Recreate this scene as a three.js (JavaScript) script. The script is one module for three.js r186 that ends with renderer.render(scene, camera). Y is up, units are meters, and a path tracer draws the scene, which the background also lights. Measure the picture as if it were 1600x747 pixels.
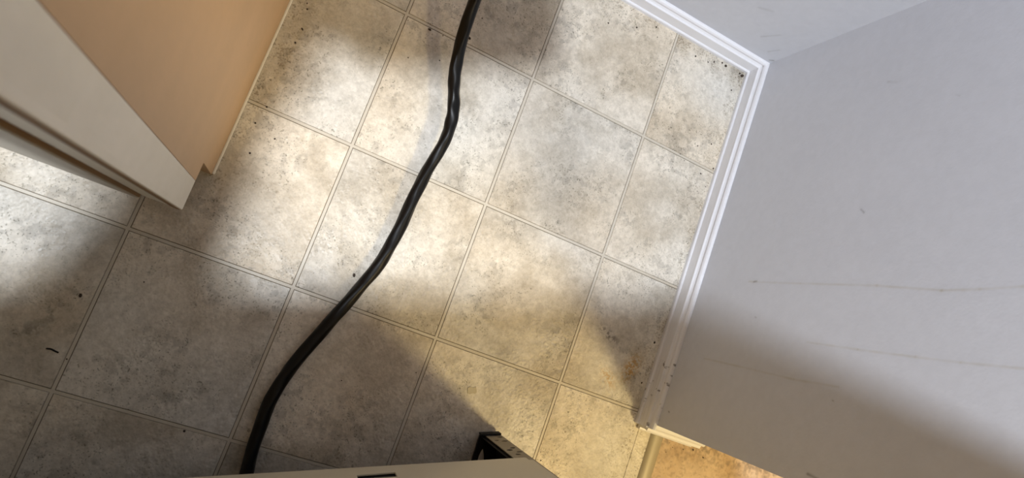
import * as THREE from 'three';
import { RoundedBoxGeometry } from 'three/addons/geometries/RoundedBoxGeometry.js';
import { MarchingCubes } from 'three/addons/objects/MarchingCubes.js';
import { mergeGeometries } from 'three/addons/utils/BufferGeometryUtils.js';

// ---------------------------------------------------------------- camera, lights, exposure
const scene = new THREE.Scene();
scene.background = new THREE.Color(0x000000);
const CAM = new THREE.Vector3(-0.0448, 1.0171, 0.4376);
const FWD = new THREE.Vector3(0.30938, -0.93748, -0.15945);
const UPV = new THREE.Vector3(-0.37179, 0.03509, -0.92765);
const RGT = new THREE.Vector3(0.87525, 0.34628, -0.33769);
const camera = new THREE.PerspectiveCamera(2 * Math.atan(373.5 / 1031.8) * 180 / Math.PI, 1600 / 747, 0.01, 50);
camera.position.copy(CAM);
camera.up.copy(UPV);
camera.lookAt(CAM.clone().add(FWD));
camera.focus = 1.06;
camera.userData.fStop = 7.5;
camera.updateMatrixWorld();

const renderer = new THREE.WebGLRenderer({ antialias: true });
renderer.toneMapping = THREE.LinearToneMapping;
renderer.toneMappingExposure = 0.30;
renderer.shadowMap.enabled = true;
renderer.shadowMap.type = THREE.PCFSoftShadowMap;

const CEIL = 2.45;
// kitchen ceiling lamp, cool white
const KL = new THREE.Vector3(-0.27, 2.365, 1.03);
const kitchenLight = new THREE.SpotLight(new THREE.Color().setRGB(0.87, 0.925, 1.0), 84, 0, 78 * Math.PI / 180, 0.35, 2);
kitchenLight.position.copy(KL);
kitchenLight.target.position.set(KL.x, 0, KL.z);
scene.add(kitchenLight.target);
kitchenLight.castShadow = true;
kitchenLight.shadow.radius = 2.3;
kitchenLight.shadow.mapSize.set(2048, 2048);
scene.add(kitchenLight);
// hall lamp beyond the doorway, warm
const HL = new THREE.Vector3(1.295, 1.45, 0.996);
const hallLight = new THREE.PointLight(new THREE.Color().setRGB(1.0, 0.78, 0.38), 18, 0, 2);
hallLight.position.copy(HL);
hallLight.castShadow = true;
hallLight.shadow.radius = 6.0;
hallLight.shadow.mapSize.set(2048, 2048);
scene.add(hallLight);

// ---------------------------------------------------------------- helpers
let seed = 7;
const rnd = () => { seed = (seed * 1664525 + 1013904223) >>> 0; return seed / 4294967296; };
const taken = {};
function numbered(n) {
  if (taken[n] === undefined) { taken[n] = 0; return n; }
  taken[n] += 1;
  return n + '_' + String(taken[n]).padStart(3, '0');
}
function thing(name, label, category, pos = [0, 0, 0], turn = 0, extra = {}) {
  const g = new THREE.Group();
  g.name = numbered(name);
  g.position.set(...pos);
  g.rotation.y = turn;
  g.userData = { label, category, ...extra };
  scene.add(g);
  return g;
}
function part(name, geo, mat, parent, label) {
  const m = new THREE.Mesh(geo, mat);
  m.name = name;
  m.castShadow = m.receiveShadow = true;
  if (label) m.userData.label = label;
  parent.add(m);
  return m;
}
function solo(name, geo, mat, label, category, extra = {}) {
  const m = part(numbered(name), geo, mat, scene);
  m.userData = { label, category, ...extra };
  return m;
}
// axis-aligned box from corner to corner, uv in metres by face direction
function boxUV(x0, x1, y0, y1, z0, z1) {
  const g = new THREE.BoxGeometry(x1 - x0, y1 - y0, z1 - z0);
  g.translate((x0 + x1) / 2, (y0 + y1) / 2, (z0 + z1) / 2);
  return metric(g);
}
function metric(g) {
  const p = g.attributes.position, n = g.attributes.normal, uv = new Float32Array(p.count * 2);
  for (let i = 0; i < p.count; i++) {
    const ax = Math.abs(n.getX(i)), ay = Math.abs(n.getY(i)), az = Math.abs(n.getZ(i));
    let u, v;
    if (ax >= ay && ax >= az) { u = p.getZ(i); v = p.getY(i); }
    else if (ay >= az) { u = p.getX(i); v = p.getZ(i); }
    else { u = p.getX(i); v = p.getY(i); }
    uv[2 * i] = u; uv[2 * i + 1] = v;
  }
  g.setAttribute('uv', new THREE.BufferAttribute(uv, 2));
  return g;
}
function rbox(w, h, d, r, x, y, z) {
  const g = new RoundedBoxGeometry(w, h, d, 2, r);
  g.translate(x, y, z);
  return g;
}
function cyl(r, h, x, y, z, axis = 'y', seg = 24, r2 = r) {
  const g = new THREE.CylinderGeometry(r2, r, h, seg);
  if (axis === 'x') g.rotateZ(Math.PI / 2);
  if (axis === 'z') g.rotateX(Math.PI / 2);
  g.translate(x, y, z);
  return g;
}
// value noise, tileable on nothing, cheap
function hash(x, y, s) {
  let h = (x * 374761393 + y * 668265263 + s * 1442695041) | 0;
  h = Math.imul(h ^ (h >>> 13), 1274126177);
  h = Math.imul(h ^ (h >>> 16), 2246822519);
  return ((h ^ (h >>> 15)) >>> 0) / 4294967296;
}
function vnoise(x, y, s) {
  const xi = Math.floor(x), yi = Math.floor(y), fx = x - xi, fy = y - yi;
  const u = fx * fx * (3 - 2 * fx), v = fy * fy * (3 - 2 * fy);
  const a = hash(xi, yi, s), b = hash(xi + 1, yi, s), c = hash(xi, yi + 1, s), d = hash(xi + 1, yi + 1, s);
  return a + (b - a) * u + (c - a) * v + (a - b - c + d) * u * v;
}
function fbm(x, y, s, oct) {
  let a = 0, w = 0.5, t = 0;
  for (let o = 0; o < oct; o++) { a += w * vnoise(x, y, s + o * 17); t += w; x = x * 2.03 + 11.3; y = y * 2.03 + 5.7; w *= 0.55; }
  return a / t;
}
const sstep = (a, b, x) => { const t = Math.min(1, Math.max(0, (x - a) / (b - a))); return t * t * (3 - 2 * t); };
const clamp = (x, a = 0, b = 1) => Math.min(b, Math.max(a, x));
function dataTex(data, w, h, srgb, wrap = THREE.RepeatWrapping) {
  const t = new THREE.DataTexture(data, w, h, THREE.RGBAFormat);
  t.magFilter = THREE.LinearFilter; t.minFilter = THREE.LinearMipmapLinearFilter; t.generateMipmaps = true;
  t.wrapS = t.wrapT = wrap;
  if (srgb) t.colorSpace = THREE.SRGBColorSpace;
  t.needsUpdate = true;
  return t;
}
const M = (o) => new THREE.MeshStandardMaterial(o);
const P = (o) => new THREE.MeshPhysicalMaterial(o);

// ---------------------------------------------------------------- floor textures
const T = 0.2286;                    // one printed vinyl tile
const FX0 = -0.70, FZ0 = -0.30, FS = 1.6;   // the square metre-and-a-half that the texture spans
const FN = 2048;
const wornSpots = [[0.315, 0.548, 0.014], [0.40, 0.49, 0.022], [0.43, 0.525, 0.03], [0.345, 0.50, 0.016], [0.47, 0.45, 0.02], [0.50, 0.50, 0.02], [-0.285, 0.565, 0.02], [0.42, 0.40, 0.035], [0.36, 0.45, 0.02]];
function floorTextures() {
  const col = new Uint8Array(FN * FN * 4), bmp = new Uint8Array(FN * FN * 4), rgh = new Uint8Array(FN * FN * 4);
  for (let j = 0; j < FN; j++) for (let i = 0; i < FN; i++) {
    const x = FX0 + (i + 0.5) / FN * FS, z = FZ0 + (j + 0.5) / FN * FS;
    const ti = Math.floor(x / T), tj = Math.floor(z / T), s = ((ti * 7 + tj * 13) & 1023) + 50;
    // broad clouds, different from tile to tile as on the print
    const ox = x + 3.1 * (hash(ti, tj, 3)), oz = z + 2.3 * hash(ti, tj, 4);
    const warp = 0.05 * (fbm(ox * 9, oz * 9, 31, 2) - 0.5);
    const cloud = fbm((ox + warp) * 10.5, (oz - warp) * 10.5, s, 4);
    const cloud2 = fbm(ox * 26, oz * 26, s + 5, 3);
    const fine = fbm(x * 190, z * 190, 77, 3);
    const grain = vnoise(x * 640, z * 640, 5);
    const speckMask = sstep(0.40, 0.66, fbm(ox * 19, oz * 19, s + 9, 3));
    const speck = sstep(0.70, 0.83, vnoise(x * 560, z * 560, 91) * 0.6 + vnoise(x * 1000, z * 1000, 92) * 0.4) * (0.25 + 0.75 * speckMask);
    const flake = sstep(0.52, 0.66, fbm(x * 95, z * 95, 41, 4)) * (0.3 + 0.7 * speckMask);
    const d = clamp(sstep(0.32, 0.70, cloud) * 0.80 + (cloud2 - 0.5) * 0.62 + 0.0);
    // sRGB tones: cream to grey-taupe
    const hue = fbm(ox * 6 + 4, oz * 6, s + 21, 2);
    let r = 214 - 33 * d, g = 206.3 - 35.2 * d, b = 192.5 - 38 * d;
    r += (hue - 0.5) * 12; b -= (hue - 0.5) * 16;
    const f = (fine - 0.5) * 30 + (grain - 0.5) * 12;
    r += f; g += f; b += f;
    const k = 1 - 0.30 * speck - 0.10 * flake;
    r *= k; g *= k; b *= k * (1 - 0.03 * speck);
    const tw = 1 - 0.05 * (hash(ti, tj, 8) - 0.4);
    r *= tw; g *= tw; b *= tw;
    // rust stains by the doorway end of the wall
    const st = (cx, cz, sx, sz, rot) => {
      const dx = x - cx, dz = z - cz, c = Math.cos(rot), q = Math.sin(rot);
      const a = (dx * c + dz * q) / sx, e = (-dx * q + dz * c) / sz;
      return Math.exp(-(a * a + e * e));
    };
    const rust = clamp((st(0.578, 0.392, 0.011, 0.020, 0.3) * 1.5 + st(0.540, 0.423, 0.017, 0.010, 0.6) * 0.8) * (x > 0.45 ? sstep(0.36, 0.62, fbm(x * 330, z * 330, 61, 3)) : 0) * 1.2);
    r += (176 - r) * rust * 0.5; g += (122 - g) * rust * 0.5; b += (52 - b) * rust * 0.5;
    const ring = clamp(st(0.577, 0.388, 0.019, 0.030, 0.3) * 0.6) * (x > 0.45 ? fbm(x * 90, z * 90, 62, 2) : 0);
    g -= 10 * ring; b -= 34 * ring;
    // grey scuff in front of the cabinet, where the print has been rubbed
    const sc = clamp((st(-0.268, 0.589, 0.006, 0.022, -0.1) + st(-0.281, 0.617, 0.010, 0.014, 0.5)) * 1.3) * (x < -0.15 ? sstep(0.42, 0.56, fbm(x * 130, z * 130, 63, 3)) : 0);
    r -= 30 * sc; g -= 27 * sc; b -= 24 * sc;
    // grey scuff by the wall
    const sw = clamp(st(0.515, 0.352, 0.022, 0.007, 0.3) * 1.2) * (x > 0.4 ? sstep(0.42, 0.6, fbm(x * 220, z * 220, 64, 3)) : 0);
    r -= 60 * sw; g -= 60 * sw; b -= 58 * sw;
    // grime grains that gather along the skirting and the cabinet foot
    let nb = Math.min(Math.abs(x - 0.616), Math.abs(z + 0.205) + (x > 0.63 ? 1 : 0), (x > -0.17 && z < 0.37) ? Math.abs(x + 0.155) : 1);
    const gr = nb < 0.055 ? sstep(0.60, 0.78, vnoise(x * 560, z * 560, 95) * 0.6 + fbm(x * 60, z * 60, 96, 2) * 0.4) * (1 - nb / 0.055) : 0;
    r *= 1 - 0.20 * gr; g *= 1 - 0.22 * gr; b *= 1 - 0.25 * gr;
    const o = 4 * (j * FN + i);
    col[o] = clamp(r, 0, 255); col[o + 1] = clamp(g, 0, 255); col[o + 2] = clamp(b, 0, 255); col[o + 3] = 255;
    // relief: fine pebble emboss, with rougher islands
    let w = 0;
    for (const [cx, cz, rr] of wornSpots) w = Math.max(w, Math.exp(-((x - cx) ** 2 + (z - cz) ** 2) / (rr * rr)));
    const island = clamp(sstep(0.52, 0.66, fbm(x * 24 + 7, z * 24, 12, 3)) * 0.5 + w * sstep(0.35, 0.6, fbm(x * 90, z * 90, 14, 2)));
    const peb = vnoise(x * 240, z * 240, 21) * 0.6 + vnoise(x * 430, z * 430, 22) * 0.4;
    const low = fbm(x * 55, z * 55, 23, 2);
    const h = 0.42 * low + peb * (0.20 + 0.55 * island) - 0.10 * speck;
    bmp[o] = bmp[o + 1] = bmp[o + 2] = clamp(h * 200, 0, 255); bmp[o + 3] = 255;
    const ro = 118 + 60 * (fine - 0.5) + 40 * (cloud2 - 0.5) + 30 * speck;
    rgh[o] = rgh[o + 1] = rgh[o + 2] = clamp(ro, 0, 255); rgh[o + 3] = 255;
  }
  return [dataTex(col, FN, FN, true), dataTex(bmp, FN, FN, false), dataTex(rgh, FN, FN, false)];
}
const [fCol, fBmp, fRgh] = floorTextures();
const tileMat = P({ map: fCol, bumpMap: fBmp, bumpScale: 0.0026, roughness: 1.0, roughnessMap: fRgh, specularIntensity: 0.8 });
const groutMat = M({ color: 0xc5bdae, roughness: 0.5 });
const underMat = M({ color: 0x7a7060, roughness: 0.9 });

// ---------------------------------------------------------------- setting: floors
function tileGeo(x0, x1, z0, z1) {
  const b = 0.0007, y0 = -0.0016, y1 = 0;
  const pos = [], nor = [], uv = [];
  const quad = (a, c, d, e) => {
    const n = new THREE.Vector3().subVectors(c, a).cross(new THREE.Vector3().subVectors(d, a)).normalize();
    for (const v of [a, c, d, a, d, e]) { pos.push(v.x, v.y, v.z); nor.push(n.x, n.y, n.z); uv.push((v.x - FX0) / FS, (v.z - FZ0) / FS); }
  };
  const V = (x, y, z) => new THREE.Vector3(x, y, z);
  const t = [V(x0 + b, y1, z0 + b), V(x0 + b, y1, z1 - b), V(x1 - b, y1, z1 - b), V(x1 - b, y1, z0 + b)];
  const u = [V(x0, y0, z0), V(x0, y0, z1), V(x1, y0, z1), V(x1, y0, z0)];
  quad(t[0], t[1], t[2], t[3]);
  for (let k = 0; k < 4; k++) quad(u[k], u[(k + 1) % 4], t[(k + 1) % 4], t[k]);
  const g = new THREE.BufferGeometry();
  g.setAttribute('position', new THREE.Float32BufferAttribute(pos, 3));
  g.setAttribute('normal', new THREE.Float32BufferAttribute(nor, 3));
  g.setAttribute('uv', new THREE.Float32BufferAttribute(uv, 2));
  return g;
}
const RX0 = -2.2, RX1 = 0.63, RZ0 = -0.22, RZ1 = 2.7;   // inner faces of the kitchen
const WT = 0.11;                                        // wall thickness
const DZ0 = 0.469, DZ1 = 1.36;                          // doorway in the right wall
const STRIP0 = 0.656, STRIP1 = 0.683;
{
  const fl = new THREE.Group();
  fl.name = 'floor';
  fl.userData = { kind: 'structure', label: 'beige mottled vinyl floor with embossed square tiles', category: 'floor' };
  scene.add(fl);
  part('underlay', mergeGeometries([boxUV(RX0 - WT, RX1, -0.06, -0.0016, RZ0 - WT, RZ1 + WT), boxUV(RX1, STRIP0 + 0.004, -0.06, -0.0016, DZ0, DZ1)]), underMat, fl);
  const gap = 0.0026;
  for (let i = Math.floor(RX0 / T); i <= 2; i++) for (let j = -1; j <= Math.floor(RZ1 / T); j++) {
    let x0 = i * T + gap, x1 = (i + 1) * T - gap, z0 = j * T + gap, z1 = (j + 1) * T - gap;
    x0 = Math.max(x0, RX0); z0 = Math.max(z0, RZ0); z1 = Math.min(z1, RZ1);
    if (i < 2) { part('tile', tileGeo(x0, x1, z0, z1), tileMat, fl); continue; }
    // last row runs to the wall, and into the doorway as far as the threshold strip
    const inDoor = z1 > DZ0 && z0 < DZ1;
    if (!inDoor) part('tile', tileGeo(x0, RX1, z0, z1), tileMat, fl);
    else if (z0 < DZ0) { part('tile', tileGeo(x0, RX1, z0, z1), tileMat, fl); if (z1 > DZ0) part('tile', tileGeo(RX1, STRIP0 + 0.003, DZ0, z1), tileMat, fl); }
    else part('tile', tileGeo(x0, z1 > DZ1 ? RX1 : STRIP0 + 0.003, z0, z1), tileMat, fl);
  }
  const gw = 0.0020, gy = -0.0002;
  for (let i = Math.ceil(RX0 / T); i <= 2; i++) part('grout_line', boxUV(i * T - gw, i * T + gw, -0.0016, gy, RZ0, RZ1), groutMat, fl);
  for (let j = 0; j <= Math.floor(RZ1 / T); j++) {
    const z = j * T;
    const xe = z > DZ0 && z < DZ1 ? STRIP0 + 0.003 : RX1;
    part('grout_line', boxUV(RX0, xe, -0.0016, gy - 0.00003, z - gw, z + gw), groutMat, fl);
  }
}
// hall floor beyond the threshold
{
  const N = 768, S = 1.0, col = new Uint8Array(N * N * 4), bm = new Uint8Array(N * N * 4);
  for (let j = 0; j < N; j++) for (let i = 0; i < N; i++) {
    const x = i / N * S, z = j / N * S;
    const c = fbm(x * 14, z * 14, 7, 4), f = fbm(x * 150, z * 150, 8, 3), sp = sstep(0.66, 0.8, vnoise(x * 330, z * 330, 9));
    const d = sstep(0.3, 0.75, c);
    const e = Math.exp(-Math.max(0, (z % 1) - 0.486) / 0.02) * (z > 0.47 ? 1 : 0) * sstep(0.4, 0.65, fbm(x * 120, z * 120, 11, 3));
    const o = 4 * (j * N + i), k = (1 - 0.10 * sp) * (1 - 0.22 * e);
    col[o] = clamp((200 - 24 * d + 22 * (f - 0.5)) * k, 0, 255);
    col[o + 1] = clamp((178 - 28 * d + 22 * (f - 0.5)) * k, 0, 255);
    col[o + 2] = clamp((152 - 32 * d + 18 * (f - 0.5)) * k, 0, 255);
    col[o + 3] = 255;
    bm[o] = bm[o + 1] = bm[o + 2] = clamp(f * 255, 0, 255); bm[o + 3] = 255;
  }
  const mat = M({ map: dataTex(col, N, N, true), bumpMap: dataTex(bm, N, N, false), bumpScale: 0.0006, roughness: 0.5 });
  const m = part('floor_001', mergeGeometries([boxUV(RX1 + WT, 2.4, -0.06, -0.001, RZ0 - WT, RZ1 + WT), boxUV(STRIP0 + 0.004, RX1 + WT, -0.06, -0.001, DZ0, DZ1)]), mat, scene);
  m.userData = { kind: 'structure', label: 'orange tan speckled hall floor beyond the threshold strip', category: 'floor' };
}

// ---------------------------------------------------------------- setting: walls, ceiling
function wallTextures(marks) {
  const N = 1024, col = new Uint8Array(N * N * 4);
  for (let j = 0; j < N; j++) for (let i = 0; i < N; i++) {
    const f = fbm(i / 9, j / 9, 3, 3) - 0.5, c = fbm(i / 190, j / 190, 5, 3) - 0.5;
    const o = 4 * (j * N + i), v = 236 + 7 * f + 8 * c;
    col[o] = v; col[o + 1] = v; col[o + 2] = v; col[o + 3] = 255;
  }
  // marks are polylines in wall metres: [points, half width m, strength, tint]
  for (const [pts, hw, str, tint] of marks) for (let k = 0; k < pts.length - 1; k++) {
    const [a0, b0] = pts[k], [a1, b1] = pts[k + 1];
    const i0 = Math.floor((Math.min(a0, a1) - hw * 3 + 0.3) * N), i1 = Math.ceil((Math.max(a0, a1) + hw * 3 + 0.3) * N);
    const j0 = Math.floor((Math.min(b0, b1) - hw * 3) * N), j1 = Math.ceil((Math.max(b0, b1) + hw * 3) * N);
    for (let j = Math.max(0, j0); j <= Math.min(N - 1, j1); j++) for (let i = Math.max(0, i0); i <= Math.min(N - 1, i1); i++) {
      const x = i / N - 0.3, y = j / N, dx = a1 - a0, dy = b1 - b0;
      const t = clamp(((x - a0) * dx + (y - b0) * dy) / (dx * dx + dy * dy));
      const d = Math.hypot(x - a0 - t * dx, y - b0 - t * dy) + 0.0008 * (vnoise(i / 6, j / 6, 9) - 0.5);
      const e = str * Math.exp(-(d * d) / (hw * hw)) * (0.55 + 0.9 * vnoise(i / 14, j / 14, 13));
      const o = 4 * (j * N + i);
      for (let c = 0; c < 3; c++) col[o + c] = clamp(col[o + c] * (1 - e * tint[c]), 0, 255);
    }
  }
  const t = dataTex(col, N, N, true, THREE.ClampToEdgeWrapping);
  t.offset.set(0.3, 0);
  return t;
}
const peelN = 512, peel = new Uint8Array(peelN * peelN * 4);
for (let j = 0; j < peelN; j++) for (let i = 0; i < peelN; i++) {
  const v = 255 * (0.6 * vnoise(i / 5, j / 5, 2) + 0.4 * vnoise(i / 2.2, j / 2.2, 4)), o = 4 * (j * peelN + i);
  peel[o] = peel[o + 1] = peel[o + 2] = v; peel[o + 3] = 255;
}
const peelTex = dataTex(peel, peelN, peelN, false); peelTex.repeat.set(3, 3);
const dust = [0.11, 0.14, 0.20], dark = [0.45, 0.46, 0.47];
// streak coordinates are [along the wall, up]
const rightMarks = [
  [[[0.207, 0.167], [0.207, 0.274], [0.206, 0.40], [0.209, 0.485], [0.206, 0.527], [0.201, 0.572]], 0.0016, 0.42, dust],
  [[[0.290, 0.315], [0.290, 0.397], [0.289, 0.474], [0.288, 0.525], [0.285, 0.587]], 0.0014, 0.36, dust],
  [[[0.341, 0.116], [0.342, 0.236], [0.343, 0.311], [0.340, 0.384]], 0.0015, 0.40, dust],
  [[[0.098, 0.344], [0.103, 0.350]], 0.0016, 0.30, dark],
  [[[0.263, 0.203], [0.264, 0.206]], 0.0013, 0.3, dark],
  [[[0.207, 0.178], [0.206, 0.184]], 0.0016, 0.35, dark],
  [[[0.358, 0.380], [0.3585, 0.382]], 0.0010, 0.5, dark],
  [[[0.453, 0.373], [0.454, 0.390]], 0.0016, 0.5, dark],
  [[[0.440, 0.066], [0.441, 0.069]], 0.0012, 0.6, dark],
  [[[-0.10, 0.33], [-0.095, 0.345]], 0.0016, 0.14, dark],
  [[[-0.05, 0.44], [-0.047, 0.446]], 0.0012, 0.12, dark],
];
const backMarks = [
  [[[0.600, 0.075], [0.607, 0.095]], 0.002, 0.16, dark],
  [[[0.56, 0.10], [0.575, 0.13]], 0.002, 0.14, dark],
  [[[0.50, 0.16], [0.52, 0.17]], 0.003, 0.12, dark],
  [[[0.622, 0.056], [0.626, 0.060]], 0.002, 0.55, dark],
];
const WALLC = new THREE.Color(0xd1d4dd);
const wallRightMat = M({ color: WALLC, map: wallTextures(rightMarks), bumpMap: peelTex, bumpScale: 0.0001, roughness: 0.62 });
const wallBackMat = M({ color: WALLC, map: wallTextures(backMarks), bumpMap: peelTex, bumpScale: 0.0001, roughness: 0.62 });
const wallMat = M({ color: WALLC, bumpMap: peelTex, bumpScale: 0.0002, roughness: 0.7 });
const ceilMat = M({ color: 0xb5a890, roughness: 0.9 });
const farMat = M({ color: 0x6f5a3e, roughness: 0.8 });
const trimMat = P({ color: 0xe2e3e8, roughness: 0.38, clearcoat: 0.2, clearcoatRoughness: 0.35 });
function struct(name, geo, mat, label, category) {
  const m = part(name, geo, mat, scene);
  m.userData = { kind: 'structure', label, category };
  return m;
}
struct('wall_back', boxUV(RX0 - WT, RX1, -0.06, CEIL, RZ0 - WT, RZ0), wallBackMat, 'pale grey painted wall behind the cable', 'wall');
struct('wall_right', mergeGeometries([boxUV(RX1, RX1 + WT, -0.06, CEIL, RZ0 - WT, DZ0), boxUV(RX1, RX1 + WT, -0.06, CEIL, DZ1, RZ1 + WT), boxUV(RX1, RX1 + WT, 2.05, CEIL, DZ0, DZ1)]), wallRightMat, 'grey painted wall with faint drip streaks, ending at a doorway', 'wall');
struct('wall_left', boxUV(RX0 - WT, RX0, -0.06, CEIL, RZ0, RZ1), farMat, 'plain brown kitchen wall past the cabinets', 'wall');
struct('wall_front', boxUV(RX0 - WT, RX1, -0.06, CEIL, RZ1, RZ1 + WT), farMat, 'plain brown kitchen wall facing the cabinets', 'wall');
struct('wall_hall', mergeGeometries([boxUV(2.4, 2.4 + WT, -0.06, CEIL, RZ0 - WT, RZ1 + WT), boxUV(RX1 + WT, 2.4, -0.06, CEIL, RZ0 - WT, RZ0), boxUV(RX1 + WT, 2.4, -0.06, CEIL, RZ1, RZ1 + WT)]), M({ color: 0xa8977c, roughness: 0.8 }), 'plain tan hall walls beyond the doorway', 'wall');
struct('ceiling', boxUV(RX0 - WT, 2.4 + WT, CEIL, CEIL + 0.1, RZ0 - WT, RZ1 + WT), ceilMat, 'flat white ceiling', 'ceiling');

// baseboards: profile [distance from wall, height] swept along a wall with a mitre
const PROF = [[0.0125, 0], [0.0130, 0.0070], [0.0116, 0.0088], [0.0098, 0.0094], [0.0098, 0.0310], [0.0108, 0.0322], [0.0104, 0.0338], [0.0072, 0.0352], [0.0046, 0.0388], [0.0064, 0.0404], [0.0064, 0.0440], [0.0048, 0.0468], [0.0022, 0.0482], [0, 0.0484]];
function sweepProfile(prof, a, b, nrm, mitreA, mitreB) {
  // a, b: points on the wall line (x, z); nrm: into the room; mitre: how far the end slides along per unit of thickness
  const dir = new THREE.Vector2(b[0] - a[0], b[1] - a[1]); const L = dir.length(); dir.normalize();
  const pos = [], idx = [];
  const pt = (end, k) => {
    const [t, y] = prof[k], s = end ? L + mitreB * t : -mitreA * t;
    return [a[0] + dir.x * s + nrm[0] * t, y, a[1] + dir.y * s + nrm[1] * t];
  };
  const n = prof.length;
  const tri = (p, q, r) => { pos.push(...p, ...q, ...r); };
  for (let k = 0; k < n - 1; k++) { const A = pt(0, k), B = pt(1, k), C = pt(1, k + 1), D = pt(0, k + 1); tri(A, B, C); tri(A, C, D); }
  for (const e of [0, 1]) { const o = pt(e, n - 1), w = [o[0], 0, o[2]];
    const base = e ? [a[0] + dir.x * L, 0, a[1] + dir.y * L] : [a[0], 0, a[1]];
    for (let k = 0; k < n - 1; k++) tri(base, pt(e, k), pt(e, k + 1)); }
  const g = new THREE.BufferGeometry();
  g.setAttribute('position', new THREE.Float32BufferAttribute(pos, 3));
  g.computeVertexNormals();
  const uv = [];
  for (let k = 0; k < pos.length; k += 3) uv.push(Math.abs(dir.x) > 0.5 ? pos[k] : pos[k + 2], pos[k + 1]);
  g.setAttribute('uv', new THREE.Float32BufferAttribute(uv, 2));
  return g;
}
// painted trim with scuffs
const trimWorn = trimMat.clone();
{
  const N = 1024, c = new Uint8Array(N * N * 4);
  for (let j = 0; j < N; j++) for (let i = 0; i < N; i++) {
    const x = i / N, f = fbm(i / 11, j / 3, 3, 3), k = sstep(0.70, 0.83, fbm(i / 7, j / 7, 19, 3));
    // the end by the doorway is knocked and grimy (u runs along the wall in metres, +0.3)
    const worn = x > 0.66 ? 0.7 : 0;
    const gr = k * worn + 0.10 * worn * sstep(0.5, 0.7, fbm(i / 40, j / 5, 29, 3));
    const o = 4 * (j * N + i);
    c[o] = clamp(247 + 8 * (f - 0.5) - 150 * gr, 0, 255); c[o + 1] = clamp(247 + 8 * (f - 0.5) - 156 * gr, 0, 255); c[o + 2] = clamp(247 + 8 * (f - 0.5) - 160 * gr, 0, 255); c[o + 3] = 255;
  }
  const t = dataTex(c, N, N, true); t.offset.set(0.3, 0);
  trimWorn.map = t;
}
struct('baseboard_back', sweepProfile(PROF, [-0.1612, RZ0], [RX1, RZ0], [0, 1], 0, -1), trimMat, 'white moulded baseboard along the back wall', 'baseboard');
struct('baseboard_right', sweepProfile(PROF, [RX1, RZ0], [RX1, DZ0 + 0.009], [-1, 0], -1, 0), trimWorn, 'white moulded baseboard along the grey wall, chipped at its doorway end', 'baseboard');
const PROFJ = PROF.map(([t, y]) => [t * 1.36, y * 0.9]);
struct('baseboard_doorway', sweepProfile(PROFJ, [RX1 - 0.004, DZ0], [RX1 + WT, DZ0], [0, 1], 0, 0), trimMat, 'white baseboard across the wall end in the doorway', 'baseboard');
// threshold strip
{
  const s = new THREE.Shape();
  s.moveTo(STRIP0, -0.001); s.lineTo(STRIP1, -0.001); s.lineTo(STRIP1, 0.0005);
  s.quadraticCurveTo((STRIP0 + STRIP1) / 2 + 0.009, 0.0052, (STRIP0 + STRIP1) / 2, 0.0052);
  s.quadraticCurveTo((STRIP0 + STRIP1) / 2 - 0.009, 0.0052, STRIP0, 0.0005);
  const g = new THREE.ExtrudeGeometry(s, { depth: DZ1 - 0.487, bevelEnabled: false, curveSegments: 8 });
  g.translate(0, 0, 0.487);
  struct('trim_1', g, M({ color: 0xa39b88, roughness: 0.42, metalness: 0.15 }), 'rounded grey beige threshold strip across the doorway', 'threshold');
}

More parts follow.
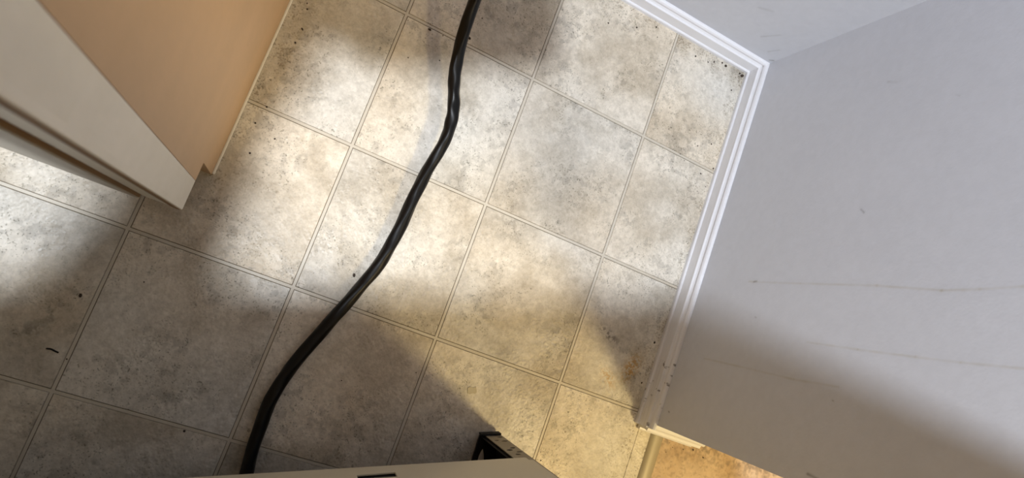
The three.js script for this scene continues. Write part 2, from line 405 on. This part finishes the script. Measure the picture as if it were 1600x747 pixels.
// ---------------------------------------------------------------- base cabinet
{
  const CX = -0.1612, CL = -1.45, CF = 0.4125;
  const cab = thing('base_cabinet', 'kitchen base cabinet with tan end panel and cream front edge', 'cabinet', [CX, 0, RZ0 + 0.001]);
  const L = (x) => x - CX, Z = (z) => z - RZ0 - 0.001;
  const N = 512, tc = new Uint8Array(N * N * 4);
  for (let j = 0; j < N; j++) for (let i = 0; i < N; i++) {
    const c = fbm(i / 120, j / 60, 3, 4), f = fbm(i / 4, j / 14, 4, 3), o = 4 * (j * N + i);
    const d = 14 * (c - 0.5) + 6 * (f - 0.5);
    tc[o] = clamp(238 + d, 0, 255); tc[o + 1] = clamp(236 + d, 0, 255); tc[o + 2] = clamp(233 + d * 1.2, 0, 255); tc[o + 3] = 255;
  }
  const blotch = dataTex(tc, N, N, true); blotch.repeat.set(1.6, 1.6);
  const tanMat = M({ color: 0xd0ad86, map: blotch, roughness: 0.55 });
  const creamMat = M({ color: 0xf3efe4, map: blotch, roughness: 0.42 });
  const brownMat = M({ color: 0x8a6a44, roughness: 0.6 });
  const doorMat = M({ color: 0xbdb6a8, map: blotch, roughness: 0.45 });
  const darkMat = M({ color: 0x4a4038, roughness: 0.8 });
  // end panel with a toe notch, as a profile in the (z, y) plane
  const sp = new THREE.Shape();
  sp.moveTo(0, 0); sp.lineTo(Z(0.348), 0); sp.lineTo(Z(0.3485), 0.1215); sp.lineTo(Z(0.3725), 0.1215); sp.lineTo(Z(0.3725), 0.868); sp.lineTo(0, 0.868); sp.closePath();
  const eg = new THREE.ExtrudeGeometry(sp, { depth: 0.016, bevelEnabled: false });
  eg.rotateY(-Math.PI / 2);            // shape x -> +z, extrusion -> -x
  part('end_panel', metric(eg), tanMat, cab, 'tan end panel');
  // front stile: cream side face, softly rounded front corner
  const st = rbox(0.046, 0.868 - 0.1205, CF - 0.3725, 0.0014, L(CX - 0.023), (0.868 + 0.1205) / 2, Z((CF + 0.3725) / 2));
  part('face_frame_stile', metric(st), creamMat, cab, 'cream face frame stile');
  part('edge_band', metric(rbox(0.009, 0.868 - 0.123, 0.0012, 0.0004, L(CX - 0.0066), (0.868 + 0.123) / 2, Z(CF + 0.0002))), brownMat, cab, 'brown worn edge');
  part('caulk_line', metric(rbox(0.004, 0.0035, Z(0.347), 0.0015, 0.0016, 0.0018, Z(0.347) / 2)), creamMat, cab, 'cream sealant line at the floor');
  // rest of the carcass
  part('carcass', metric(boxUV(L(CL), L(CX - 0.0165), 0.1215, 0.866, 0, Z(0.392))), creamMat, cab);
  part('toe_kick', metric(boxUV(L(CL), L(CX - 0.0165), 0, 0.1215, Z(0.33), Z(0.347))), darkMat, cab, 'brown recessed toe board');
  let x = CX - 0.049;
  for (let k = 0; k < 3; k++) {
    const w = 0.385, cx = x - w / 2;
    const d = part('door', metric(rbox(w, 0.56, 0.017, 0.0020, L(cx), 0.1225 + 0.28, Z(CF - 0.0035))), doorMat, cab, 'cream cabinet door');
    part('door_edge', metric(rbox(0.0022, 0.552, 0.015, 0.0006, L(x + 0.0008), 0.1225 + 0.28, Z(CF - 0.0038))), brownMat, d, 'brown door edge');
    part('handle', mergeGeometries([cyl(0.005, 0.1, L(x - w + 0.04), 0.60, Z(CF + 0.034)), cyl(0.004, 0.026, L(x - w + 0.04), 0.56, Z(CF + 0.021), 'z'), cyl(0.004, 0.026, L(x - w + 0.04), 0.64, Z(CF + 0.021), 'z')]), M({ color: 0x9a9a98, metalness: 0.9, roughness: 0.35 }), d);
    const dr = part('drawer', metric(rbox(w, 0.145, 0.017, 0.0020, L(cx), 0.775, Z(CF - 0.0035))), doorMat, cab);
    part('handle', mergeGeometries([cyl(0.005, 0.1, L(cx), 0.775, Z(CF + 0.034), 'x'), cyl(0.004, 0.026, L(cx - 0.04), 0.775, Z(CF + 0.021), 'z'), cyl(0.004, 0.026, L(cx + 0.04), 0.775, Z(CF + 0.021), 'z')]), M({ color: 0x9a9a98, metalness: 0.9, roughness: 0.35 }), dr);
    x -= w + 0.018;
  }
  const wt = metric(rbox(CX + 0.018 - CL, 0.038, 0.44 - RZ0 - 0.001, 0.008, (CX + 0.018 + CL) / 2, 0.869 + 0.019, (0.44 + RZ0 + 0.001) / 2));
  solo('worktop', wt, M({ color: 0xb9b0a0, roughness: 0.4 }), 'beige laminate worktop on the base cabinet', 'worktop');
}

// ---------------------------------------------------------------- wall cabinet and hood above the frame
{
  const wood = M({ color: 0x8b6a48, roughness: 0.5 }), steel = M({ color: 0x8f8d88, roughness: 0.4, metalness: 0.5 });
  const w = thing('wall_cabinet', 'brown wooden wall cabinet hung above the worktop', 'cabinet', [-0.1612, 1.42, RZ0 + 0.001]);
  part('carcass', metric(boxUV(-1.28, 0, 0, 0.98, 0, 0.30)), wood, w);
  for (let k = 0; k < 3; k++) {
    const d = part('door', metric(rbox(0.41, 0.95, 0.018, 0.004, -0.216 - k * 0.425, 0.49, 0.310)), wood, w);
    part('knob', cyl(0.012, 0.022, -0.04 - k * 0.425, 0.08, 0.330, 'z', 16, 0.009), steel, d);
  }
  const h = thing('range_hood', 'grey metal range hood above the empty range alcove', 'hood', [0.235, 1.50, RZ0 + 0.001]);
  part('housing', metric(rbox(0.76, 0.13, 0.46, 0.01, 0, 0.065, 0.23)), steel, h);
  part('filter', metric(rbox(0.60, 0.008, 0.30, 0.002, 0, -0.0042, 0.22)), steel, h);
  const c = thing('wall_cabinet', 'brown wooden wall cabinet hung above the range hood', 'cabinet', [0.235, 1.632, RZ0 + 0.001]);
  part('carcass', metric(boxUV(-0.38, 0.38, 0, 0.77, 0, 0.30)), wood, c);
  for (let k = 0; k < 2; k++) {
    const d = part('door', metric(rbox(0.37, 0.74, 0.018, 0.004, -0.19 + k * 0.38, 0.385, 0.310)), wood, c);
    part('knob', cyl(0.012, 0.022, -0.03 + k * 0.06, 0.08, 0.330, 'z', 16, 0.009), steel, d);
  }
}

// ---------------------------------------------------------------- range, pulled out and turned
{
  const TH = 18.5 * Math.PI / 180, W = 0.76, D = 0.63;
  const rg = thing('electric_range', 'cream electric range pulled out from its alcove, open at the back foot', 'range', [0.38, 0, 0.565], TH);
  const enamel = P({ color: 0xc2b9a2, roughness: 0.35, clearcoat: 0.3, clearcoatRoughness: 0.3 });
  const galv = M({ color: 0x8d8473, roughness: 0.5, metalness: 0.35 });
  const black = M({ color: 0x14110f, roughness: 0.55 });
  const ink = M({ color: 0x050505, roughness: 0.8 });
  const chrome = M({ color: 0xb8b8b8, metalness: 1, roughness: 0.25 });
  // side panels
  part('side_panel', metric(boxUV(-0.0015, 0, 0.016, 0.9, 0.001, D)), enamel, rg);
  part('side_panel', metric(boxUV(-W, -W + 0.0015, 0.016, 0.9, 0.001, D)), enamel, rg);
  // rear flanges with punched holes
  for (const side of [0, 1]) {
    const s = new THREE.Shape(), w = 0.026;
    s.moveTo(0, 0.016); s.lineTo(-w, 0.016); s.lineTo(-w, 0.9); s.lineTo(0, 0.9); s.closePath();
    const holes = [[-0.0060, 0.030, 0.0046, 0.0024], [-0.0070, 0.054, 0.0052, 0.0026], [-0.0180, 0.048, 0.0038, 0.0026], [-0.0085, 0.094, 0.0042, 0.0030], [-0.0170, 0.104, 0.0046, 0.0034], [-0.0060, 0.116, 0.0046, 0.0026], [-0.0130, 0.128, 0.0042, 0.0028], [-0.013, 0.3, 0.004, 0.004], [-0.013, 0.6, 0.004, 0.004]];
    for (const [hx, hy, a, b] of holes) { const h = new THREE.Path(); h.absellipse(hx, hy, a, b, 0, 2 * Math.PI, true, 0); s.holes.push(h); }
    const g = new THREE.ExtrudeGeometry(s, { depth: 0.0012, bevelEnabled: false, curveSegments: 6 });
    if (side) { g.scale(-1, 1, 1); const ix = g.index; g.translate(-W, 0, 0); }
    part('rear_flange', metric(g), galv, rg, 'grey steel rear flange with punched holes');
    if (!side) for (const [hx, hy, a, b] of holes) part('hole_backing', cyl(Math.max(a, b) * 1.3, 0.0006, hx, hy, 0.0030, 'z', 12), ink, rg);
  }
  // black foot rail at the right rear, splayed a little
  const rail = new THREE.Shape();
  rail.moveTo(-0.033, 0.0); rail.lineTo(0.0, -0.002); rail.lineTo(0.0, 0.30); rail.lineTo(-0.075, 0.30); rail.lineTo(-0.047, 0.05); rail.closePath();
  const railG = new THREE.ExtrudeGeometry(rail, { depth: 0.004, bevelEnabled: false });
  railG.rotateX(Math.PI / 2);          // shape y -> +z, extrusion -> -y
  railG.translate(0, 0.010, 0);
  part('foot_rail', metric(railG), black, rg, 'black steel foot rail');
  part('foot_rail_lip', metric(boxUV(-0.033, -0.0005, 0.006, 0.020, -0.0032, -0.0006)), ink, rg, 'black folded lip');
  part('inner_plate', metric(boxUV(-0.0045, -0.0017, 0.010, 0.86, 0.0036, D - 0.03)), ink, rg, 'black inner side plate');
  part('inner_plate', metric(boxUV(-0.030, -0.0046, 0.010, 0.20, 0.0036, 0.0050)), ink, rg, 'black inner rear plate');
  part('foot_rail', metric(boxUV(-W, -W + 0.033, 0.006, 0.010, 0, 0.3)), black, rg);
  // pale clip on the rail
  const clip = new THREE.Shape();
  clip.moveTo(-0.004, 0); clip.quadraticCurveTo(-0.005, 0.010, 0.002, 0.020); clip.quadraticCurveTo(0.005, 0.010, 0.003, 0); clip.closePath();
  const clipG = new THREE.ExtrudeGeometry(clip, { depth: 0.001, bevelEnabled: false });
  clipG.rotateX(-Math.PI / 2); clipG.scale(1.25, 1, 1.25); clipG.translate(-0.030, 0.0105, 0.047);
  part('clip', clipG, M({ color: 0xcfcac0, roughness: 0.6 }), rg, 'pale plastic clip');
  // rear cover, its foot open
  const cs = new THREE.Shape(), x0 = -W + 0.012, x1 = -0.013, yb = 0.157;
  cs.moveTo(x0, yb); cs.lineTo(x1 - 0.002, yb); cs.lineTo(x1, yb + 0.002); cs.lineTo(x1, yb + 0.012); cs.lineTo(x1 + 0.006, yb + 0.013); cs.lineTo(x1 + 0.008, 0.88); cs.lineTo(x0, 0.88); cs.closePath();
  const slot = new THREE.Path();
  slot.moveTo(-0.247, yb + 0.0295); slot.lineTo(-0.199, yb + 0.0275); slot.lineTo(-0.199, yb + 0.047); slot.lineTo(-0.247, yb + 0.047); slot.closePath();
  cs.holes.push(slot);
  const cg = new THREE.ExtrudeGeometry(cs, { depth: 0.0016, bevelEnabled: true, bevelSize: 0.0006, bevelThickness: 0.0005, bevelSegments: 1 });
  cg.translate(0, 0, -0.0030);
  part('rear_cover', metric(cg), enamel, rg, 'cream sheet metal rear cover with a slot');
  part('slot_backing', metric(boxUV(-0.27, -0.17, yb + 0.006, yb + 0.055, 0.0002, 0.002)), ink, rg);
  // body behind: oven box, floor of the carcass, front
  part('oven_box', metric(boxUV(-W + 0.04, -0.04, 0.19, 0.86, 0.05, D - 0.06)), black, rg);
  part('cooktop', metric(rbox(W, 0.03, D + 0.02, 0.008, -W / 2, 0.905, D / 2 + 0.01)), enamel, rg);
  part('backguard', metric(rbox(W, 0.262, 0.055, 0.012, -W / 2, 0.915 + 0.131, 0.0285)), enamel, rg);
  for (let k = 0; k < 5; k++) part('knob', mergeGeometries([cyl(0.022, 0.018, -0.10 - k * 0.14, 1.08, 0.066, 'z', 20, 0.02), cyl(0.006, 0.012, -0.10 - k * 0.14, 1.08, 0.080, 'z', 12)]), black, rg);
  for (const [bx, bz, br] of [[-0.19, 0.20, 0.075], [-0.57, 0.20, 0.095], [-0.19, 0.46, 0.095], [-0.57, 0.46, 0.075]]) {
    const b = part('burner', (() => { const a = []; for (let r = 0.02; r <= br; r += 0.018) { const t = new THREE.TorusGeometry(r, 0.0045, 8, 32); t.rotateX(Math.PI / 2); t.translate(bx, 0.927, bz); a.push(t); } return mergeGeometries(a); })(), black, rg, 'black coil burner');
    const bowl = new THREE.LatheGeometry([[0.0, 0.9205], [br, 0.9208], [br + 0.012, 0.9235], [br + 0.014, 0.922]].map(([a, c]) => new THREE.Vector2(a, c)), 36);
    bowl.translate(bx, 0, bz);
    part('drip_bowl', bowl, chrome, b);
  }
  const door = part('oven_door', metric(rbox(W - 0.01, 0.55, 0.035, 0.008, -W / 2, 0.56, D - 0.004)), enamel, rg);
  part('handle', mergeGeometries([cyl(0.010, W - 0.12, -W / 2, 0.80, D + 0.05, 'x'), cyl(0.008, 0.05, -0.1, 0.80, D + 0.03, 'z'), cyl(0.008, 0.05, -W + 0.1, 0.80, D + 0.03, 'z')]), chrome, door);
  part('window', metric(rbox(0.42, 0.22, 0.004, 0.0018, -W / 2, 0.56, D + 0.0145)), black, door);
  part('drawer', metric(rbox(W - 0.01, 0.22, 0.03, 0.008, -W / 2, 0.155, D - 0.004)), enamel, rg);
  for (const [fx, fz] of [[-0.05, D - 0.06], [-W + 0.05, D - 0.06], [-0.05, 0.1], [-W + 0.05, 0.1]]) part('foot', cyl(0.015, fz < 0.2 ? 0.006 : 0.045, fx, fz < 0.2 ? 0.003 : 0.0225, fz), black, rg);
}

// ---------------------------------------------------------------- thick black supply cable
{
  const pts = [[0.075, 0.30, -0.2215], [0.078, 0.25, -0.205], [0.079, 0.16, -0.150], [0.0795, 0.083, -0.0315], [0.0935, 0.047, 0.055], [0.1235, 0.031, 0.1475], [0.1155, 0.017, 0.236], [0.1055, 0.0105, 0.367], [0.0805, 0.0102, 0.4485], [0.046, 0.0102, 0.5455], [0.0315, 0.0102, 0.604], [0.031, 0.012, 0.66], [0.0375, 0.020, 0.722], [0.05, 0.06, 0.80], [0.07, 0.165, 0.87]];
  const curve = new THREE.CatmullRomCurve3(pts.map((p) => new THREE.Vector3(...p)), false, 'centripetal');
  const NS = 420, NR = 28, R = 0.0094;
  const pos = [], idx = [];
  const fr = curve.computeFrenetFrames(NS, false);
  for (let i = 0; i <= NS; i++) {
    const u = i / NS, c = curve.getPointAt(u), n = fr.normals[i], b = fr.binormals[i];
    const len = u * curve.getLength();
    const kink = Math.exp(-(((c.z - 0.115) / 0.055) ** 2));
    for (let k = 0; k < NR; k++) {
      const a = k / NR * 2 * Math.PI;
      // three conductors twisted under the jacket, plus kneaded lumps
      const tw = a - len * 30;
      let r = R * (1 + 0.045 * Math.cos(3 * tw) + 0.07 * (fbm(len * 34 + 3, Math.cos(a) * 1.1 + 5, 8, 2) - 0.5) * 2 + 0.05 * (fbm(len * 34, Math.sin(a) * 1.1 + 9, 9, 2) - 0.5) * 2);
      r *= 1 + kink * 0.05 * Math.sin(len * 210 + 2 * a);
      if (c.y - r < 0.0004 && Math.abs(c.y - 0.0102) < 0.002) r = Math.min(r, R * 1.05);
      pos.push(c.x + r * (n.x * Math.cos(a) + b.x * Math.sin(a)), Math.max(0.0003, c.y + r * (n.y * Math.cos(a) + b.y * Math.sin(a))), c.z + r * (n.z * Math.cos(a) + b.z * Math.sin(a)));
    }
  }
  for (let i = 0; i < NS; i++) for (let k = 0; k < NR; k++) {
    const a = i * NR + k, b = i * NR + (k + 1) % NR, c = a + NR, d = b + NR;
    idx.push(a, b, c, b, d, c);
  }
  const g = new THREE.BufferGeometry();
  g.setAttribute('position', new THREE.Float32BufferAttribute(pos, 3));
  g.setIndex(idx); g.computeVertexNormals();
  g.setAttribute('uv', new THREE.Float32BufferAttribute(new Float32Array(pos.length / 3 * 2), 2));
  solo('power_cable', g, P({ color: 0x060607, roughness: 0.36, specularIntensity: 0.6 }), 'thick black rubber power cable curving across the vinyl floor', 'cable');
}

// ---------------------------------------------------------------- lamps
{
  const glow = (c, k) => M({ color: 0xf2f0ea, emissive: c, emissiveIntensity: k, roughness: 0.5 });
  const k = thing('ceiling_lamp', 'round white kitchen ceiling lamp above the range', 'lamp', [KL.x, CEIL, KL.z]);
  part('base', cyl(0.06, 0.02, 0, -0.01, 0), M({ color: 0xdddddd, roughness: 0.5 }), k);
  const can = new THREE.LatheGeometry([[0.03, -0.018], [0.07, -0.03], [0.074, -0.075], [0.071, -0.075], [0.066, -0.034], [0.03, -0.022]].map(([a, c]) => new THREE.Vector2(a, c)), 36);
  part('shade', can, M({ color: 0xe4e4e2, roughness: 0.5, side: THREE.DoubleSide }), k, 'white metal shade');
  part('diffuser', cyl(0.062, 0.006, 0, -0.070, 0, 'y', 32), glow(new THREE.Color().setRGB(0.87, 0.925, 1), 4), k, 'glowing white diffuser');
  const h = thing('pendant_lamp', 'warm globe pendant lamp hanging in the hall', 'lamp', [HL.x, CEIL, HL.z]);
  part('canopy', cyl(0.05, 0.02, 0, -0.01, 0), M({ color: 0xb09a70, roughness: 0.4, metalness: 0.6 }), h);
  part('cord', cyl(0.004, CEIL - HL.y - 0.13, 0, -(CEIL - HL.y - 0.13) / 2 - 0.01, 0, 'y', 10), M({ color: 0x2a2622, roughness: 0.6 }), h);
  const gl = new THREE.SphereGeometry(0.125, 32, 20); gl.translate(0, HL.y - CEIL, 0);
  part('globe', gl, glow(new THREE.Color().setRGB(1, 0.80, 0.42), 4), h, 'warm glowing glass globe');
}

// ---------------------------------------------------------------- the photographer, beside the range, holding the phone
{
  const tmp = new THREE.Vector3();
  function sdfMesh(bones, center, half, res, k) {
    const mc = new MarchingCubes(res, new THREE.MeshBasicMaterial(), false, false, 200000);
    mc.isolation = 0;
    const A = bones.map(([a, b, ra, rb]) => ({ a: new THREE.Vector3(...a), b: new THREE.Vector3(...b), ra, rb }));
    for (const o of A) { o.d = o.b.clone().sub(o.a); o.l2 = Math.max(1e-9, o.d.lengthSq()); }
    const q = new THREE.Vector3();
    for (let z = 0; z < res; z++) for (let y = 0; y < res; y++) for (let x = 0; x < res; x++) {
      q.set(center[0] + (x / (res / 2) - 1) * half, center[1] + (y / (res / 2) - 1) * half, center[2] + (z / (res / 2) - 1) * half);
      let sum = 0, best = 1e9;
      for (const o of A) {
        tmp.subVectors(q, o.a); const t = clamp(tmp.dot(o.d) / o.l2);
        tmp.addScaledVector(o.d, -t); const d = tmp.length() - (o.ra + (o.rb - o.ra) * t);
        best = Math.min(best, d); sum += Math.exp(-d / k);
      }
      const d = best > 8 * k ? best : -k * Math.log(sum);
      mc.field[x + y * res + z * res * res] = -d;
    }
    mc.update();
    const n = mc.count, p = new Float32Array(mc.positionArray.slice(0, n * 3));
    for (let i = 0; i < n; i++) for (let c = 0; c < 3; c++) p[3 * i + c] = center[c] + p[3 * i + c] * half;
    const g = new THREE.BufferGeometry();
    g.setAttribute('position', new THREE.BufferAttribute(p, 3));
    g.setAttribute('normal', new THREE.BufferAttribute(new Float32Array(mc.normalArray.slice(0, n * 3)), 3));
    return g;
  }
  const skin = P({ color: 0xb88a70, roughness: 0.55 }), shirt = M({ color: 0x4d525c, roughness: 0.9 }), jean = M({ color: 0x2f3a52, roughness: 0.9 }), hair = M({ color: 0x2b211b, roughness: 0.8 }), shoe = M({ color: 0x2c2a28, roughness: 0.7 });
  const man = thing('person', 'person in grey shirt and jeans reaching a phone over the range', 'person', [-0.72, 0, 1.42]);
  const sub = (g) => { g.translate(0.72, 0, -1.42); return g; };
  const SR = [-0.40, 1.43, 1.20], SL = [-0.74, 1.37, 1.03];
  const EL = [-0.236, 1.385, 0.95], WR = [-0.224, 1.09, 0.575], KN = [-0.206, 1.03, 0.495];
  const ELL = [-0.90, 1.10, 1.02], WRL = [-0.925, 0.865, 0.92], HDL = [-0.930, 0.800, 0.890];
  const skinBones = [
    [[-0.55, 1.36, 1.09], [-0.50, 1.50, 1.03], 0.058, 0.055], [[-0.475, 1.585, 0.985], [-0.49, 1.635, 1.01], 0.078, 0.088], [[-0.455, 1.545, 0.955], [-0.47, 1.57, 0.975], 0.05, 0.065],
    [[-0.43, 1.585, 0.915], [-0.437, 1.565, 0.905], 0.012, 0.016],
    [EL, WR, 0.052, 0.040], [WR, KN, 0.038, 0.036], [ELL, WRL, 0.044, 0.031], [WRL, HDL, 0.034, 0.03],
  ];
  const body = sdfMesh(skinBones, [-0.5, 1.28, 0.85], 0.62, 112, 0.014);
  const hands = [];
  // right hand closing on the end of the phone
  const C = CAM.clone().addScaledVector(FWD, -0.022).addScaledVector(UPV, 0.014).addScaledVector(RGT, -0.012);
  const at = (r, u, f) => { const v = C.clone().addScaledVector(RGT, r).addScaledVector(UPV, u).addScaledVector(FWD, f); return [v.x, v.y, v.z]; };
  const e = -0.078;
  const hb = [[KN, at(e - 0.032, 0.020, -0.008), 0.033, 0.025], [at(e - 0.032, 0.022, -0.008), at(e - 0.014, 0.020, -0.016), 0.024, 0.020]];
  [[0.044, 0.028], [0.028, 0.036], [0.011, 0.034], [-0.006, 0.026]].forEach(([u, len]) => { hb.push([at(e - 0.02, 0.02 + (u - 0.02) * 0.85, -0.018), at(e + len * 0.6, u, -0.0175), 0.0105, 0.0095], [at(e + len * 0.6, u, -0.0175), at(e + len * 1.15, u, -0.0150), 0.0095, 0.008]); });
  hb.push([at(e - 0.032, -0.006, -0.002), at(e - 0.018, -0.018, 0.008), 0.013, 0.011], [at(e - 0.018, -0.018, 0.008), at(e + 0.010, -0.014, 0.0155), 0.011, 0.0085]);
  const hc = at(e - 0.02, -0.01, -0.01);
  hands.push(sdfMesh(hb, hc, 0.11, 64, 0.004));
  // left hand hanging relaxed
  const lb = [[HDL, [-0.932, 0.765, 0.876], 0.030, 0.027]];
  [[0.030, 0.062], [0.010, 0.072], [-0.010, 0.067], [-0.028, 0.052]].forEach(([o, len]) => { const z0 = 0.873 - o, m = [-0.934, 0.752 - len * 0.55, z0 - 0.004]; lb.push([[-0.932, 0.760, z0], m, 0.0105, 0.0095], [m, [-0.926, 0.752 - len, z0 - 0.002], 0.0095, 0.008]); });
  lb.push([[-0.925, 0.79, 0.860], [-0.915, 0.760, 0.832], 0.013, 0.011], [[-0.915, 0.760, 0.832], [-0.908, 0.735, 0.822], 0.011, 0.009]);
  hands.push(sdfMesh(lb, [-0.925, 0.75, 0.872], 0.12, 64, 0.004));
  part('body', sub(mergeGeometries([body, ...hands])), skin, man);
  const shirtBones = [
    [[-0.70, 1.00, 1.36], [-0.60, 1.27, 1.17], 0.135, 0.145], [[-0.66, 1.00, 1.40], [-0.53, 1.28, 1.22], 0.12, 0.12], [[-0.74, 1.00, 1.33], [-0.67, 1.28, 1.11], 0.12, 0.12],
    [[-0.60, 1.34, 1.14], SR, 0.07, 0.065], [[-0.60, 1.34, 1.14], SL, 0.07, 0.065],
    [SR, EL, 0.068, 0.060], [SL, ELL, 0.063, 0.052], [EL, [-0.232, 1.268, 0.800], 0.060, 0.057], [ELL, [-0.906, 1.04, 0.995], 0.053, 0.049],
  ];
  part('shirt', sub(sdfMesh(shirtBones, [-0.62, 1.2, 1.13], 0.48, 80, 0.02)), shirt, man, 'grey shirt');
  const jeanBones = [
    [[-0.72, 0.97, 1.40], [-0.69, 1.02, 1.36], 0.125, 0.13], [[-0.66, 0.93, 1.45], [-0.66, 0.50, 1.44], 0.09, 0.062], [[-0.66, 0.50, 1.44], [-0.66, 0.06, 1.50], 0.062, 0.05], [[-0.80, 0.93, 1.35], [-0.83, 0.50, 1.30], 0.09, 0.062], [[-0.83, 0.50, 1.30], [-0.85, 0.06, 1.36], 0.062, 0.05],
  ];
  part('jeans', sub(sdfMesh(jeanBones, [-0.75, 0.6, 1.40], 0.62, 84, 0.02)), jean, man, 'dark blue jeans');
  part('shoe', sub(sdfMesh([[[-0.67, 0.036, 1.53], [-0.63, 0.034, 1.36], 0.038, 0.034]], [-0.65, 0.06, 1.44], 0.16, 40, 0.01)), shoe, man);
  part('shoe', sub(sdfMesh([[[-0.86, 0.036, 1.39], [-0.82, 0.034, 1.22], 0.038, 0.034]], [-0.84, 0.06, 1.30], 0.16, 40, 0.01)), shoe, man);
  part('hair', sub(sdfMesh([[[-0.505, 1.655, 1.03], [-0.485, 1.665, 1.0], 0.088, 0.088], [[-0.53, 1.60, 1.05], [-0.51, 1.64, 1.03], 0.075, 0.085]], [-0.5, 1.64, 1.02], 0.18, 48, 0.02)), hair, man, 'short dark hair');

  // the phone itself
  const ph = thing('phone', 'black phone held out flat over the range', 'phone', [C.x, C.y, C.z]);
  const basis = new THREE.Matrix4().makeBasis(RGT.clone().normalize(), UPV.clone().normalize(), FWD.clone().negate().normalize());
  ph.quaternion.setFromRotationMatrix(basis);
  part('phone_case', new RoundedBoxGeometry(0.178, 0.090, 0.011, 3, 0.005), M({ color: 0x16171a, roughness: 0.5 }), ph);
  part('screen', new RoundedBoxGeometry(0.158, 0.074, 0.0008, 2, 0.0003).translate(0, 0, 0.0058), P({ color: 0x08090c, roughness: 0.1, clearcoat: 1 }), ph);
  part('lens_ring', new THREE.TorusGeometry(0.006, 0.0012, 8, 24).translate(0.012, -0.014, -0.006), M({ color: 0x303236, metalness: 0.8, roughness: 0.3 }), ph);
}

// ---------------------------------------------------------------- small litter
{
  // bare patch where a flake of print is torn
  const sh = new THREE.Shape();
  sh.moveTo(-0.0078, -0.004); sh.lineTo(-0.0035, -0.0062); sh.lineTo(0.0005, -0.0045); sh.lineTo(0.005, -0.0058); sh.lineTo(0.008, -0.0030); sh.lineTo(0.0066, 0.0052); sh.lineTo(0.002, 0.0042); sh.lineTo(-0.0035, 0.0060); sh.lineTo(-0.0070, 0.0045); sh.closePath();
  const g = new THREE.ExtrudeGeometry(sh, { depth: 0.0007, bevelEnabled: false });
  g.rotateX(-Math.PI / 2); g.rotateY(0.35); g.translate(0.3145, 0.0002, 0.515);
  solo('vinyl_chip', metric(g), M({ color: 0xb9af97, roughness: 0.6 }), 'small grey beige vinyl chip lying near the range foot', 'chip');
  const c = new THREE.CatmullRomCurve3([[-0.2555, 0.0016, 0.6365], [-0.250, 0.0020, 0.6355], [-0.245, 0.0018, 0.6365], [-0.2405, 0.0014, 0.6372]].map((p) => new THREE.Vector3(...p)));
  solo('dark_splinter', new THREE.TubeGeometry(c, 14, 0.0011, 6, false), M({ color: 0x15100d, roughness: 0.8 }), 'thin dark splinter lying in front of the cabinet', 'splinter');
  // crumbs nobody would count
  const crumbs = [];
  const add = (x, z, s) => { if (x < -0.145 && z < 0.43) return; const o = new THREE.IcosahedronGeometry(s, 0); o.scale(1 + rnd(), 0.6 + 0.3 * rnd(), 1 + rnd() * 0.6); o.rotateY(rnd() * 6); o.translate(x, s * 0.5, z); crumbs.push(o); };
  for (let i = 0; i < 9; i++) add(0.30 + rnd() * 0.315, -0.205 + rnd() * rnd() * 0.05, 0.0006 + 0.0010 * rnd());
  for (let i = 0; i < 8; i++) add(0.614 - rnd() * rnd() * 0.03, -0.2 + rnd() * 0.66, 0.0005 + 0.0008 * rnd());
  for (let i = 0; i < 18; i++) add(-0.150 + rnd() * rnd() * 0.04, -0.05 + rnd() * 0.40, 0.0006 + 0.0009 * rnd());
  for (let i = 0; i < 26; i++) add(-0.35 + rnd() * 0.95, -0.15 + rnd() * 0.85, 0.0005 + 0.0007 * rnd());
  for (let i = 0; i < 6; i++) add(0.688 + rnd() * 0.10, 0.49 + rnd() * rnd() * 0.03, 0.0005 + 0.0005 * rnd());
  for (const [x, z, s] of [[0.612, -0.199, 0.0026], [0.606, -0.201, 0.0016], [0.572, -0.2, 0.0018], [0.505, -0.186, 0.0014], [0.105, -0.012, 0.0016], [0.0415, 0.006, 0.0016], [-0.153, 0.352, 0.0020], [-0.152, 0.230, 0.0018], [-0.150, 0.236, 0.0014], [0.075, 0.41, 0.0018], [-0.246, 0.56, 0.0016], [-0.06, 0.69, 0.0014], [-0.29, 0.70, 0.0018]]) add(x, z, s);
  solo('floor_crumbs', mergeGeometries(crumbs), M({ color: 0x3b3027, roughness: 0.9 }), 'scattered dark crumbs on the vinyl floor', 'crumbs', { kind: 'stuff' });
}

scene.traverse((o) => { if (o.isMesh) { o.castShadow = true; o.receiveShadow = true; } });
renderer.render(scene, camera);
